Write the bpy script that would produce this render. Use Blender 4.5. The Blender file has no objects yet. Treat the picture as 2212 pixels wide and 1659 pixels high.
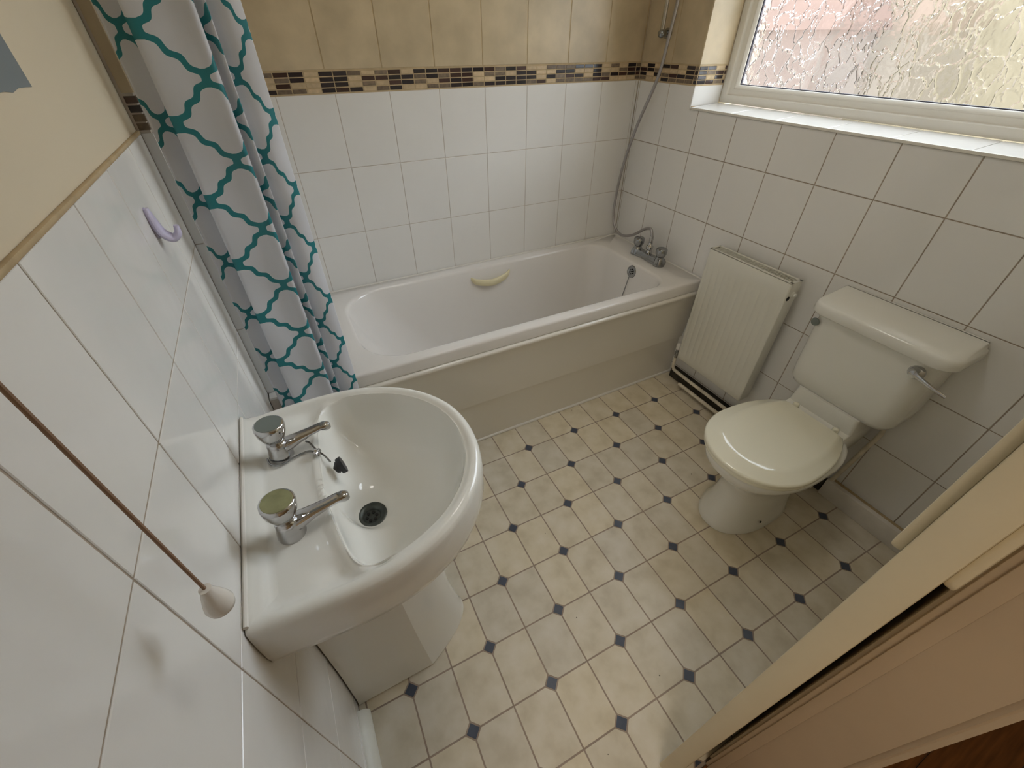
import bpy, math, random
import numpy as np
from mathutils import Vector
random.seed(7)
S = bpy.context.scene
COL = S.collection
PI = math.pi

# ------------------------------------------------------------------ camera
cam = bpy.data.cameras.new('camera'); cam.sensor_width = 36.0; cam.lens = 14.7765
cam.clip_start = 0.01
co = bpy.data.objects.new('camera', cam); COL.objects.link(co)
co.location = (0.23664, -1.31107, 1.47874); co.rotation_euler = (0.880613, 0.000188, -0.473490)
S.camera = co

# ------------------------------------------------------------------ daylight and added hall fill
W = bpy.data.worlds.new('world'); S.world = W; W.use_nodes = True
wn = W.node_tree.nodes; bgn = wn['Background']
bgn.inputs[0].default_value = (0.82, 0.91, 1.0, 1); bgn.inputs[1].default_value = 8.0
XR, YB = 1.9126, 0.6248
WY0, WY1, WZ0, WZ1 = -1.00, 0.265, 1.243, 2.16      # window opening
ZC = 2.36                                            # ceiling height
pl = bpy.data.lights.new('window_portal', 'AREA'); pl.shape = 'RECTANGLE'
pl.size = WY1 - WY0; pl.size_y = WZ1 - WZ0; pl.cycles.is_portal = True
po = bpy.data.objects.new('window_portal', pl); COL.objects.link(po)
po.location = (2.15, (WY0 + WY1) / 2, (WZ0 + WZ1) / 2); po.rotation_euler = (PI / 2, 0, PI / 2)
hl = bpy.data.lights.new('hall_fill', 'AREA'); hl.shape = 'RECTANGLE'; hl.size = 0.8; hl.size_y = 0.8
hl.energy = 13.0; hl.color = (1.0, 0.93, 0.82)  # unseen soft lamp in the hall, added as fill
ho = bpy.data.objects.new('hall_fill', hl); COL.objects.link(ho)
ho.location = (-0.7, -2.3, 2.3); ho.rotation_euler = (0, 0, 0)
S.view_settings.view_transform = 'Standard'; S.view_settings.look = 'None'
S.view_settings.gamma = 1.0; S.view_settings.use_curve_mapping = False
S.view_settings.exposure = 0.22

# ------------------------------------------------------------------ materials
def srgb(r, g, b):
    f = lambda c: (c / 255 / 12.92) if c / 255 <= 0.04045 else ((c / 255 + 0.055) / 1.055) ** 2.4
    return (f(r), f(g), f(b), 1)

MATS = {}
class NT:
    def __init__(s, name):
        s.m = bpy.data.materials.new(name); s.m.use_nodes = True; s.t = s.m.node_tree; s.n = s.t.nodes
        s.b = s.n['Principled BSDF']; s.out = s.n['Material Output']
    def new(s, typ, **kw):
        n = s.n.new(typ)
        for k, v in kw.items(): setattr(n, k, v)
        return n
    def link(s, a, b): s.t.links.new(a, b)
    def math(s, op, a, b=None, c=None):
        n = s.n.new('ShaderNodeMath'); n.operation = op
        for i, v in enumerate((a, b, c)):
            if v is None: continue
            if isinstance(v, (int, float)): n.inputs[i].default_value = v
            else: s.link(v, n.inputs[i])
        return n.outputs[0]
    def mix(s, fac, a, b):
        n = s.n.new('ShaderNodeMix'); n.data_type = 'RGBA'
        for i, v in ((0, fac), (6, a), (7, b)):
            if isinstance(v, (int, float)): n.inputs[i].default_value = v
            elif isinstance(v, tuple): n.inputs[i].default_value = v
            else: s.link(v, n.inputs[i])
        return n.outputs[2]
    def noise(s, scale, detail=3, rough=0.5, coord='Object', dim=None):
        tc = s.n.new('ShaderNodeTexCoord'); n = s.n.new('ShaderNodeTexNoise')
        n.inputs['Scale'].default_value = scale; n.inputs['Detail'].default_value = detail
        n.inputs['Roughness'].default_value = rough
        s.link(tc.outputs[coord], n.inputs['Vector']); return n.outputs[0]
    def geo_noise(s, scale, detail=3):
        g = s.n.new('ShaderNodeNewGeometry'); n = s.n.new('ShaderNodeTexNoise')
        n.inputs['Scale'].default_value = scale; n.inputs['Detail'].default_value = detail
        s.link(g.outputs['Position'], n.inputs['Vector']); return n.outputs[0]
    def ramp(s, v, stops):
        r = s.n.new('ShaderNodeValToRGB'); e = r.color_ramp.elements
        while len(e) < len(stops): e.new(0.5)
        for i, (p, c) in enumerate(stops): e[i].position = p; e[i].color = c
        s.link(v, r.inputs[0]); return r.outputs[0]
    def bump(s, h, strength=0.2, dist=0.002):
        b = s.n.new('ShaderNodeBump'); b.inputs['Strength'].default_value = strength
        b.inputs['Distance'].default_value = dist; s.link(h, b.inputs['Height'])
        s.link(b.outputs[0], s.b.inputs['Normal']); return b.outputs[0]

def mat(name, col, rough=0.5, metal=0.0, var=0.0, vscale=8.0, bump=0.0, bscale=60.0, bdist=0.002, rnd=0.0, coat=0.0, spec=0.5):
    t = NT(name); b = t.b
    b.inputs['Roughness'].default_value = rough; b.inputs['Metallic'].default_value = metal
    b.inputs['Coat Weight'].default_value = coat; b.inputs['Specular IOR Level'].default_value = spec
    c = col
    if var or rnd:
        v = t.geo_noise(vscale, 4)
        lo = tuple(max(0, x * (1 - var)) for x in col[:3]) + (1,); hi = tuple(min(1, x * (1 + var)) for x in col[:3]) + (1,)
        c = t.ramp(v, [(0.3, lo), (0.7, hi)])
        if rnd:
            oi = t.new('ShaderNodeObjectInfo')
            k = t.math('MULTIPLY_ADD', oi.outputs['Random'], 2 * rnd, 1 - rnd)
            hs = t.new('ShaderNodeHueSaturation'); t.link(k, hs.inputs['Value']); t.link(c, hs.inputs['Color']); c = hs.outputs[0]
        t.link(c, b.inputs['Base Color'])
    else: b.inputs['Base Color'].default_value = col
    if bump: t.bump(t.geo_noise(bscale, 2), bump, bdist)
    MATS[name] = t.m; return t.m

M = MATS
mat('white_tile', srgb(237, 235, 231), 0.10, var=0.02, vscale=3, bump=0.25, bscale=9, bdist=0.004)
mat('grout', srgb(168, 154, 138), 0.85, var=0.15, vscale=20)
mat('grout_light', srgb(205, 195, 184), 0.85, var=0.1, vscale=20)
mat('beige_tile', srgb(200, 182, 150), 0.32, var=0.14, vscale=9, bump=0.2, bscale=14, rnd=0.05)
mat('chip_black', srgb(48, 42, 46), 0.12, rnd=0.25, var=0.1)
mat('chip_brown', srgb(72, 52, 48), 0.14, rnd=0.25, var=0.15)
mat('chip_taupe', srgb(120, 104, 86), 0.35, rnd=0.15, var=0.25, vscale=90)
mat('chip_cream', srgb(205, 182, 146), 0.4, rnd=0.12, var=0.12, vscale=70)
mat('wall_paint', srgb(226, 213, 188), 0.75, var=0.02, vscale=2, bump=0.15, bscale=220, bdist=0.0008)
mat('patch_paint', srgb(128, 136, 140), 0.7, var=0.05, vscale=6)
mat('tan_edge', srgb(190, 168, 132), 0.8, var=0.12, vscale=30)
mat('ceiling_paint', srgb(238, 234, 226), 0.9)
mat('ceramic', srgb(238, 237, 230), 0.05, var=0.01, vscale=2)
mat('acrylic', srgb(236, 232, 227), 0.12, var=0.01, vscale=2)
mat('acrylic_panel', srgb(230, 225, 214), 0.16, var=0.02, vscale=2)
mat('chrome', (0.56, 0.56, 0.57, 1), 0.09, 1.0)
mat('dull_chrome', (0.34, 0.35, 0.36, 1), 0.14, 1.0, var=0.1, vscale=40)
mat('hose_metal', (0.42, 0.40, 0.40, 1), 0.35, 0.9)
mat('cap_green', srgb(150, 150, 112), 0.25, var=0.15, vscale=40)
mat('cap_grey', srgb(122, 130, 126), 0.3)
mat('rubber', srgb(40, 42, 46), 0.5)
mat('dark_hole', srgb(16, 16, 16), 0.7)
mat('waste_metal', srgb(82, 88, 86), 0.38, 0.6, var=0.2, vscale=50)
mat('cream_plastic', srgb(232, 222, 184), 0.3)
mat('seat_plastic', srgb(242, 239, 220), 0.06, coat=1.0)
mat('radiator_cavity_shade', srgb(84, 80, 70), 0.9)  # shade of the radiator cavity put into the colour of its inner parts
mat('enamel', srgb(229, 227, 216), 0.35, var=0.015, vscale=3)
mat('upvc', srgb(234, 230, 220), 0.25)
mat('sealant', srgb(232, 228, 220), 0.4)
mat('gasket', srgb(70, 70, 84), 0.6)
mat('skirting_paint', srgb(228, 222, 212), 0.5, var=0.06, vscale=14)
mat('trim_paint', srgb(240, 240, 230), 0.4, var=0.03, vscale=20)
mat('door_paint', srgb(218, 204, 172), 0.42, var=0.03, vscale=9, bump=0.12, bscale=70, bdist=0.001)
mat('lining_paint', srgb(194, 174, 146), 0.45, var=0.05, vscale=7, bump=0.15, bscale=50, bdist=0.001)
mat('pipe_paint', srgb(222, 212, 192), 0.5, var=0.15, vscale=30)
mat('dark_strip', srgb(58, 54, 44), 0.8, var=0.5, vscale=25)
mat('lilac_plastic', srgb(205, 200, 228), 0.35)
mat('cord_brown', srgb(150, 122, 100), 0.8)
mat('pull_white', srgb(238, 234, 226), 0.25)
mat('brick', srgb(100, 80, 70), 0.9, var=0.25, vscale=2.0)
mat('render_cream', srgb(116, 106, 86), 0.9, var=0.12, vscale=0.8)
mat('render_grey', srgb(110, 100, 92), 0.9, var=0.2, vscale=1.2)
mat('outdoor_ground', srgb(150, 140, 120), 0.95, var=0.2)
mat('inset', srgb(74, 82, 98), 0.35, var=0.1, vscale=40, rnd=0.1)
mat('hall_wall', srgb(214, 196, 164), 0.8)

def floor_tile_mat():
    t = NT('floor_tile'); oi = t.new('ShaderNodeObjectInfo')
    v = t.geo_noise(14, 6)
    c = t.ramp(v, [(0.3, srgb(208, 197, 174)), (0.5, srgb(221, 211, 190)), (0.7, srgb(229, 220, 203))])
    hs = t.new('ShaderNodeHueSaturation')
    t.link(t.math('MULTIPLY_ADD', oi.outputs['Random'], 0.12, 0.94), hs.inputs['Value'])
    t.link(t.math('MULTIPLY_ADD', oi.outputs['Random'], 0.3, 0.9), hs.inputs['Saturation']); t.link(c, hs.inputs['Color'])
    g = t.new('ShaderNodeNewGeometry'); vo = t.new('ShaderNodeTexVoronoi'); vo.inputs['Scale'].default_value = 17
    t.link(g.outputs['Position'], vo.inputs['Vector'])
    sp = t.math('LESS_THAN', vo.outputs['Distance'], 0.035)
    sc = t.new('ShaderNodeSeparateColor'); t.link(vo.outputs['Color'], sc.inputs[0])
    sp = t.math('MULTIPLY', sp, t.math('GREATER_THAN', sc.outputs[0], 0.72))
    t.link(t.mix(sp, hs.outputs[0], srgb(96, 84, 66)), t.b.inputs['Base Color'])
    t.b.inputs['Roughness'].default_value = 0.42
    t.bump(t.geo_noise(120, 3), 0.12, 0.0008); M['floor_tile'] = t.m
floor_tile_mat()
mat('floor_joint', srgb(164, 146, 130), 0.6, var=0.1, vscale=20)

def wood_mat():
    t = NT('hall_wood'); g = t.new('ShaderNodeNewGeometry'); mp = t.new('ShaderNodeMapping')
    mp.inputs['Scale'].default_value = (3, 40, 1); t.link(g.outputs['Position'], mp.inputs[0])
    n = t.new('ShaderNodeTexNoise'); n.inputs['Scale'].default_value = 2; n.inputs['Detail'].default_value = 6
    t.link(mp.outputs[0], n.inputs['Vector'])
    c = t.ramp(n.outputs[0], [(0.3, srgb(86, 52, 24)), (0.7, srgb(128, 82, 42))])
    t.link(c, t.b.inputs['Base Color']); t.b.inputs['Roughness'].default_value = 0.4; M['hall_wood'] = t.m
wood_mat()

def curtain_mat():
    t = NT('curtain_print'); uv = t.new('ShaderNodeUVMap'); se = t.new('ShaderNodeSeparateXYZ')
    t.link(uv.outputs[0], se.inputs[0]); u, v = se.outputs[0], se.outputs[1]
    U = t.math('DIVIDE', u, 0.205); V = t.math('DIVIDE', v, 0.1495)
    a = t.math('ADD', U, V); b = t.math('SUBTRACT', U, V)
    wob = lambda x, y: t.math('ADD', x, t.math('MULTIPLY', t.math('SINE', t.math('MULTIPLY', y, 2 * PI * 3)), 0.027))
    a2, b2 = wob(a, b), wob(b, a)
    sa = t.math('SINE', t.math('MULTIPLY', a2, PI)); sb = t.math('SINE', t.math('MULTIPLY', b2, PI))
    aa, ab = t.math('ABSOLUTE', sa), t.math('ABSOLUTE', sb)
    mask = t.math('MAXIMUM', t.math('LESS_THAN', t.math('MINIMUM', aa, ab), 0.175), t.math('LESS_THAN', t.math('MULTIPLY', aa, ab), 0.055))
    col = t.mix(mask, srgb(236, 238, 244), srgb(44, 146, 156))
    d = t.new('ShaderNodeBsdfDiffuse'); tr = t.new('ShaderNodeBsdfTranslucent'); mx = t.new('ShaderNodeMixShader')
    gl = t.new('ShaderNodeBsdfGlossy'); gl.inputs['Roughness'].default_value = 0.45; m2 = t.new('ShaderNodeMixShader')
    t.link(col, d.inputs[0]); t.link(col, tr.inputs[0]); mx.inputs[0].default_value = 0.3
    t.link(d.outputs[0], mx.inputs[1]); t.link(tr.outputs[0], mx.inputs[2])
    m2.inputs[0].default_value = 0.05; t.link(mx.outputs[0], m2.inputs[1]); t.link(gl.outputs[0], m2.inputs[2])
    t.link(m2.outputs[0], t.out.inputs[0]); M['curtain_print'] = t.m
curtain_mat()

def glass_mats():
    t = NT('pattern_glass'); g = t.new('ShaderNodeNewGeometry')
    mp = t.new('ShaderNodeMapping'); mp.inputs['Scale'].default_value = (1, 0.95, 0.75); t.link(g.outputs['Position'], mp.inputs[0])
    nz = t.new('ShaderNodeTexNoise'); nz.inputs['Scale'].default_value = 16; nz.inputs['Detail'].default_value = 3
    t.link(mp.outputs[0], nz.inputs['Vector'])
    ad = t.new('ShaderNodeVectorMath', operation='MULTIPLY_ADD'); t.link(nz.outputs['Color'], ad.inputs[0])
    ad.inputs[1].default_value = (0.12,) * 3; t.link(mp.outputs[0], ad.inputs[2])
    vo = t.new('ShaderNodeTexVoronoi', feature='DISTANCE_TO_EDGE'); vo.inputs['Scale'].default_value = 20
    t.link(ad.outputs[0], vo.inputs['Vector'])
    h = t.ramp(vo.outputs['Distance'], [(0.0, (1, 1, 1, 1)), (0.09, (0.3, 0.3, 0.3, 1)), (0.4, (0, 0, 0, 1))])
    n2 = t.new('ShaderNodeTexNoise'); n2.inputs['Scale'].default_value = 34; n2.inputs['Detail'].default_value = 2
    t.link(ad.outputs[0], n2.inputs['Vector'])
    hh = t.math('ADD', h, t.math('MULTIPLY', n2.outputs[0], 0.5))
    bp = t.new('ShaderNodeBump'); bp.inputs['Strength'].default_value = 1.0; bp.inputs['Distance'].default_value = 0.0022
    t.link(hh, bp.inputs['Height'])
    rf = t.new('ShaderNodeBsdfRefraction'); rf.inputs['IOR'].default_value = 1.34; rf.inputs['Roughness'].default_value = 0.20
    t.link(bp.outputs[0], rf.inputs['Normal'])
    tp = t.new('ShaderNodeBsdfTransparent'); gl = t.new('ShaderNodeBsdfGlossy'); gl.inputs['Roughness'].default_value = 0.05
    t.link(bp.outputs[0], gl.inputs['Normal'])
    m1 = t.new('ShaderNodeMixShader'); m1.inputs[0].default_value = 0.5
    m1.inputs[0].default_value = 0.42; t.link(rf.outputs[0], m1.inputs[1]); t.link(tp.outputs[0], m1.inputs[2])
    m2 = t.new('ShaderNodeMixShader'); m2.inputs[0].default_value = 0.05
    t.link(m1.outputs[0], m2.inputs[1]); t.link(gl.outputs[0], m2.inputs[2])
    t.link(m2.outputs[0], t.out.inputs[0]); M['pattern_glass'] = t.m
    t = NT('clear_glass'); tp = t.new('ShaderNodeBsdfTransparent'); gl = t.new('ShaderNodeBsdfGlossy'); gl.inputs['Roughness'].default_value = 0.02
    m2 = t.new('ShaderNodeMixShader'); m2.inputs[0].default_value = 0.05
    t.link(tp.outputs[0], m2.inputs[1]); t.link(gl.outputs[0], m2.inputs[2]); t.link(m2.outputs[0], t.out.inputs[0]); M['clear_glass'] = t.m
glass_mats()

# ------------------------------------------------------------------ object helpers
WL = {}                                    # world location of every object
def empty(name, loc, label, cat, group=None):
    o = bpy.data.objects.new(name, None); COL.objects.link(o); o.empty_display_size = 0.05
    o.location = loc; WL[o.name] = Vector(loc); tag(o, label, cat, group); return o
def tag(o, label=None, cat=None, group=None, kind=None):
    for k, v in (('label', label), ('category', cat), ('group', group), ('kind', kind)):
        if v: o[k] = v
    return o
def link(name, me, loc, parent=None, label=None, kind=None):
    o = bpy.data.objects.new(name, me); COL.objects.link(o)
    p = WL[parent.name] if parent else Vector((0, 0, 0))
    o.parent = parent; o.location = Vector(loc) - p; WL[o.name] = Vector(loc)
    if label: o['label'] = label
    if kind: o['kind'] = kind
    return o
class MB:
    def __init__(s): s.v = []; s.f = []; s.mi = []
    def add(s, vs, fs, mi=0):
        k = len(s.v); s.v += [tuple(p) for p in vs]; s.f += [tuple(i + k for i in f) for f in fs]; s.mi += [mi] * len(fs); return s
    def box(s, a, b, mi=0):
        x0, y0, z0 = a; x1, y1, z1 = b
        return s.add([(x0, y0, z0), (x1, y0, z0), (x1, y1, z0), (x0, y1, z0), (x0, y0, z1), (x1, y0, z1), (x1, y1, z1), (x0, y1, z1)],
                     [(3, 2, 1, 0), (4, 5, 6, 7), (0, 1, 5, 4), (1, 2, 6, 5), (2, 3, 7, 6), (3, 0, 4, 7)], mi)
    def loft(s, loops, cap0=True, cap1=True, closed=True, mi=0):
        n = len(loops[0]); vs = [p for l in loops for p in l]; fs = []
        for i in range(len(loops) - 1):
            for j in range(n if closed else n - 1):
                k = (j + 1) % n; fs.append((i * n + j, i * n + k, (i + 1) * n + k, (i + 1) * n + j))
        if cap0: fs.append(tuple(range(n - 1, -1, -1)))
        if cap1: fs.append(tuple((len(loops) - 1) * n + j for j in range(n)))
        return s.add(vs, fs, mi)
    def lathe(s, prof, c=(0, 0, 0), axis=(0, 0, 1), n=24, mi=0):
        ax = Vector(axis).normalized(); e = Vector((1, 0, 0)) if abs(ax.x) < 0.9 else Vector((0, 1, 0))
        u = ax.cross(e).normalized(); w = ax.cross(u); c = Vector(c)
        loops = [[c + ax * h + (u * math.cos(2 * PI * j / n) + w * math.sin(2 * PI * j / n)) * max(r, 1e-5) for j in range(n)] for r, h in prof]
        return s.loft(loops, mi=mi)
    def tube(s, pts, r, n=10, mi=0):
        pts = [Vector(p) for p in pts]; m = len(pts); rs = r if isinstance(r, (list, tuple)) else [r] * m
        up = None; loops = []
        for i in range(m):
            d = (pts[min(i + 1, m - 1)] - pts[max(i - 1, 0)]).normalized()
            if up is None:
                e = Vector((0, 0, 1)) if abs(d.z) < 0.9 else Vector((1, 0, 0)); up = (e - d * e.dot(d)).normalized()
            else: up = (up - d * up.dot(d)).normalized()
            w = d.cross(up)
            loops.append([pts[i] + (up * math.cos(2 * PI * j / n) + w * math.sin(2 * PI * j / n)) * rs[i] for j in range(n)])
        return s.loft(loops, mi=mi)
    def sphere(s, c, r, n=10, m=6, sc=(1, 1, 1), mi=0):
        pr = [(math.sin(PI * i / m) * r, -math.cos(PI * i / m) * r) for i in range(m + 1)]
        loops = [[(c[0] + a * math.cos(2 * PI * j / n) * sc[0], c[1] + a * math.sin(2 * PI * j / n) * sc[1], c[2] + h * sc[2]) for j in range(n)] for a, h in pr]
        return s.loft(loops, False, False, mi=mi)
    def build(s, name, mats, parent=None, smooth=False, label=None, bevel=0, seg=2, angle=0.7, kind=None, subsurf=0):
        V = np.array([tuple(p) for p in s.v], float); lo, hi = V.min(0), V.max(0)
        c = Vector(((lo[0] + hi[0]) / 2, (lo[1] + hi[1]) / 2, lo[2]))
        me = bpy.data.meshes.new(name); me.from_pydata([tuple(p) for p in V - np.array(c)], [], s.f)
        for m_ in (mats if isinstance(mats, (list, tuple)) else [mats]): me.materials.append(M[m_])
        if any(s.mi): me.polygons.foreach_set('material_index', s.mi)
        import bmesh
        bm = bmesh.new(); bm.from_mesh(me); bmesh.ops.remove_doubles(bm, verts=bm.verts, dist=1e-6)
        bmesh.ops.recalc_face_normals(bm, faces=bm.faces)
        if bevel:
            es = [e for e in bm.edges if len(e.link_faces) == 2 and e.calc_face_angle(0) > 0.5]
            bmesh.ops.bevel(bm, geom=es, offset=bevel, segments=seg, affect='EDGES', profile=0.5, clamp_overlap=True)
        for f in bm.faces: f.smooth = smooth or bool(bevel)
        if smooth or bevel:
            for e in bm.edges:
                if len(e.link_faces) == 2 and e.calc_face_angle(0) > angle: e.smooth = False
        bm.to_mesh(me); bm.free()
        o = link(name, me, c, parent, label, kind)
        if subsurf:
            md = o.modifiers.new('sub', 'SUBSURF'); md.levels = md.render_levels = subsurf
        return o

def bez(pts, n=8):
    """Catmull-Rom through points"""
    P = [Vector(p) for p in pts]; P = [2 * P[0] - P[1]] + P + [2 * P[-1] - P[-2]]; out = []
    for i in range(1, len(P) - 2):
        for k in range(n):
            t = k / n; a, b, c, d = P[i - 1:i + 3]
            out.append(0.5 * ((2 * b) + (c - a) * t + (2 * a - 5 * b + 4 * c - d) * t * t + (3 * b - a - 3 * c + d) * t ** 3))
    out.append(P[-2]); return out

# wall tiles: one shared bevelled mesh per size and facing
TM = {}
def tile_mesh(w, h, d, face, m_, ch=0.0009):
    key = (round(w, 4), round(h, 4), round(d, 4), face, m_)
    if key in TM: return TM[key]
    W2, H2 = w / 2, h / 2; ch = min(ch, W2 * 0.4, H2 * 0.4)
    loops = [[(-W2, -H2, -d), (W2, -H2, -d), (W2, H2, -d), (-W2, H2, -d)], [(-W2, -H2, -ch), (W2, -H2, -ch), (W2, H2, -ch), (-W2, H2, -ch)],
             [(-W2 + ch, -H2 + ch, 0), (W2 - ch, -H2 + ch, 0), (W2 - ch, H2 - ch, 0), (-W2 + ch, H2 - ch, 0)]]
    mp = {'+x': lambda a, b, e: (e, a, b), '-x': lambda a, b, e: (-e, -a, b), '-y': lambda a, b, e: (a, -e, b), '+z': lambda a, b, e: (a, b, e)}[face]
    vs = [mp(*p) for l in loops for p in l]
    fs = [(i * 4 + j, i * 4 + (j + 1) % 4, (i + 1) * 4 + (j + 1) % 4, (i + 1) * 4 + j) for i in range(2) for j in range(4)] + [(8, 9, 10, 11)]
    me = bpy.data.meshes.new('tile_mesh'); me.from_pydata(vs, [], fs); me.materials.append(M[m_]); me.validate()
    TM[key] = me; return me
def tile(name, parent, face, plane, a0, a1, b0, b1, d, m_, g=0.0016):
    w, h = a1 - a0 - 2 * g, b1 - b0 - 2 * g
    if w < 0.004 or h < 0.004: return
    ca, cb = (a0 + a1) / 2, (b0 + b1) / 2
    loc = (plane, ca, cb) if face[1] == 'x' else ((ca, plane, cb) if face[1] == 'y' else (ca, cb, plane))
    return link(name, tile_mesh(w, h, d, face, m_), loc, parent)
def cuts(lo, hi, o, p):
    k = math.ceil((lo - o) / p + 1e-6); c = [lo]
    while o + k * p < hi - 1e-6: c.append(o + k * p); k += 1
    c.append(hi)
    return c
def grid(name, parent, face, plane, A, B, d, m_, g=0.0016, skip=None):
    for i in range(len(A) - 1):
        for j in range(len(B) - 1):
            if skip and skip((A[i] + A[i + 1]) / 2, (B[j] + B[j + 1]) / 2): continue
            tile(name, parent, face, plane, A[i], A[i + 1], B[j], B[j + 1], d, m_, g)
def mosaic(parent, face, plane, lo, hi, o, d, seed):
    R = random.Random(seed)
    A = cuts(lo, hi, o, 0.0490); zz = [1.3225, 1.3385, 1.3545, 1.3705, 1.3865]
    for j in range(4):
        for i in range(len(A) - 1):
            m_ = R.choices(['chip_black', 'chip_brown', 'chip_taupe', 'chip_cream'], [0.26, 0.20, 0.26, 0.28])[0]
            tile('mosaic_chip', parent, face, plane, A[i], A[i + 1], zz[j], zz[j + 1], d, m_, 0.0017)

TW, TH = 0.19874, 0.25267
ZR = [0.0, 0.0643, 0.3169, 0.5696, 0.8223, 1.0750, 1.3196]     # tile rows
ZB = 0.5790                                                    # bath rim height
YD = -1.345                                                    # inside face of the door wall

# ------------------------------------------------------------------ room shell
def struct(name, mb, mats, label, cat, **kw):
    o = mb.build(name, mats, **kw); return tag(o, label, cat, kind='structure')
floor = struct('floor', MB().box((-0.1, YD, -0.08), (XR + 0.1, YB + 0.1, -0.0008)), 'floor_joint', 'cream vinyl floor with cut-corner tiles and small slate-blue diamonds', 'floor')
wl = struct('wall_left', MB().box((-0.12, YD - 0.1, 0), (-0.006, YB + 0.1, ZC)), 'wall_paint', 'left wall of white gloss tiles with cream paint above, behind the wash basin', 'wall')
MB().box((-0.006, YD - 0.1, 0), (-0.0014, -0.0225, 1.3185)).build('grout_bed', 'grout', wl)
ws = struct('wall_surround', MB().box((-0.0055, -0.0180, 0.582), (0.0185, YB, ZC - 0.02)), 'grout_light', 'raised tiled strip of the left wall at the head of the bath', 'wall')
wb = struct('wall_back', MB().box((-0.12, YB + 0.006, 0), (XR + 0.12, YB + 0.12, ZC)), 'wall_paint', 'back wall along the bath, white tiles, mosaic band and beige tiles above', 'wall')
MB().box((0, YB + 0.0014, 0.4), (XR, YB + 0.006, 1.3196)).build('grout_bed', 'grout_light', wb)
MB().box((0, YB + 0.0014, 1.3196), (XR, YB + 0.006, ZC - 0.01)).build('grout_bed', 'tan_edge', wb)
m = MB(); x0, x1 = XR + 0.006, XR + 0.26
m.box((x0, YD - 0.1, 0), (x1, YB + 0.1, WZ0 - 0.006)).box((x0, YD - 0.1, WZ1), (x1, YB + 0.1, ZC))
m.box((x0, WY1 + 0.006, WZ0 - 0.006), (x1, YB + 0.1, WZ1)).box((x0, YD - 0.1, WZ0 - 0.006), (x1, WY0, WZ1))
wr = struct('wall_right', m, 'wall_paint', 'right wall with the window, white tiles behind the radiator and toilet', 'wall')
MB().box((XR + 0.0014, YD, 0), (XR + 0.006, YB, WZ0 - 0.006)).build('grout_bed', 'grout', wr)
MB().box((XR + 0.0014, WY1 + 0.001, WZ0 - 0.006), (XR + 0.006, YB, ZC - 0.01)).build('grout_bed', 'tan_edge', wr)
MB().box((XR + 0.004, WY1 + 0.001, WZ0 - 0.004), (2.075, WY1 + 0.005, WZ1)).build('grout_bed', 'tan_edge', wr)
struct('ceiling', MB().box((-0.12, YD - 0.1, ZC), (XR + 0.26, YB + 0.12, ZC + 0.1)), 'ceiling_paint', 'plain white ceiling above the bathroom', 'ceiling')
m = MB().box((0.81, YD - 0.1, 0), (XR + 0.006, YD, ZC)).box((-0.006, YD - 0.1, 2.05), (0.81, YD, ZC))
struct('wall_front', m, 'wall_paint', 'cream wall that holds the doorway', 'wall')

lamp = empty('ceiling_fill_light', (1.0, -0.45, ZC), 'unseen round opal ceiling light, suggested by the pull cord, lit as added fill', 'ceiling light')  # out of view; its glow is added to lift the window light
tl = NT('opal_glow'); tl.b.inputs['Base Color'].default_value = (0.9, 0.9, 0.88, 1)
tl.b.inputs['Emission Color'].default_value = (1.0, 0.965, 0.90, 1); tl.b.inputs['Emission Strength'].default_value = 9.5; M['opal_glow'] = tl.m
MB().lathe([(0.0, 0.0), (0.17, 0.0), (0.17, -0.02), (0.0, -0.02)], (1.0, -0.45, ZC - 0.001), n=32).build('base', 'upvc', lamp, smooth=True, angle=0.8)
MB().lathe([(0.165, -0.021), (0.16, -0.04), (0.135, -0.07), (0.09, -0.09), (0.04, -0.099), (0.0, -0.10)], (1.0, -0.45, ZC - 0.001), n=32).build('diffuser', 'opal_glow', lamp, smooth=True)

# floor tiles: rectangular cells with two cut corners, diamonds on every other joint
def clip(poly, x0, x1, y0, y1):
    for ax, v, sgn in ((0, x0, 1), (0, x1, -1), (1, y0, 1), (1, y1, -1)):
        out = []
        for i in range(len(poly)):
            p, q = poly[i], poly[(i + 1) % len(poly)]; dp, dq = sgn * (p[ax] - v), sgn * (q[ax] - v)
            if dp >= 0: out.append(p)
            if dp * dq < 0:
                t = dp / (dp - dq); out.append((p[0] + (q[0] - p[0]) * t, p[1] + (q[1] - p[1]) * t))
        poly = out
        if len(poly) < 3: return []
    return poly
CX, CY, FX, FR = 0.126, 0.16912, 0.91091, -0.009933
rot = lambda x, y: (FX + x * math.cos(FR) - y * math.sin(FR), x * math.sin(FR) + y * math.cos(FR))
def piece(name, poly, m_, h):
    poly = clip([rot(*p) for p in poly], 0.001, XR - 0.002, YD + 0.001, -0.012)
    if len(poly) < 3: return
    ar = 0.5 * sum(poly[i][0] * poly[(i + 1) % len(poly)][1] - poly[(i + 1) % len(poly)][0] * poly[i][1] for i in range(len(poly)))
    if abs(ar) < 6e-5: return
    MB().loft([[(x, y, -0.0008) for x, y in poly], [(x, y, h) for x, y in poly]], False, True).build(name, m_, floor)
gx, dd = 0.0023, 0.0195
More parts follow.
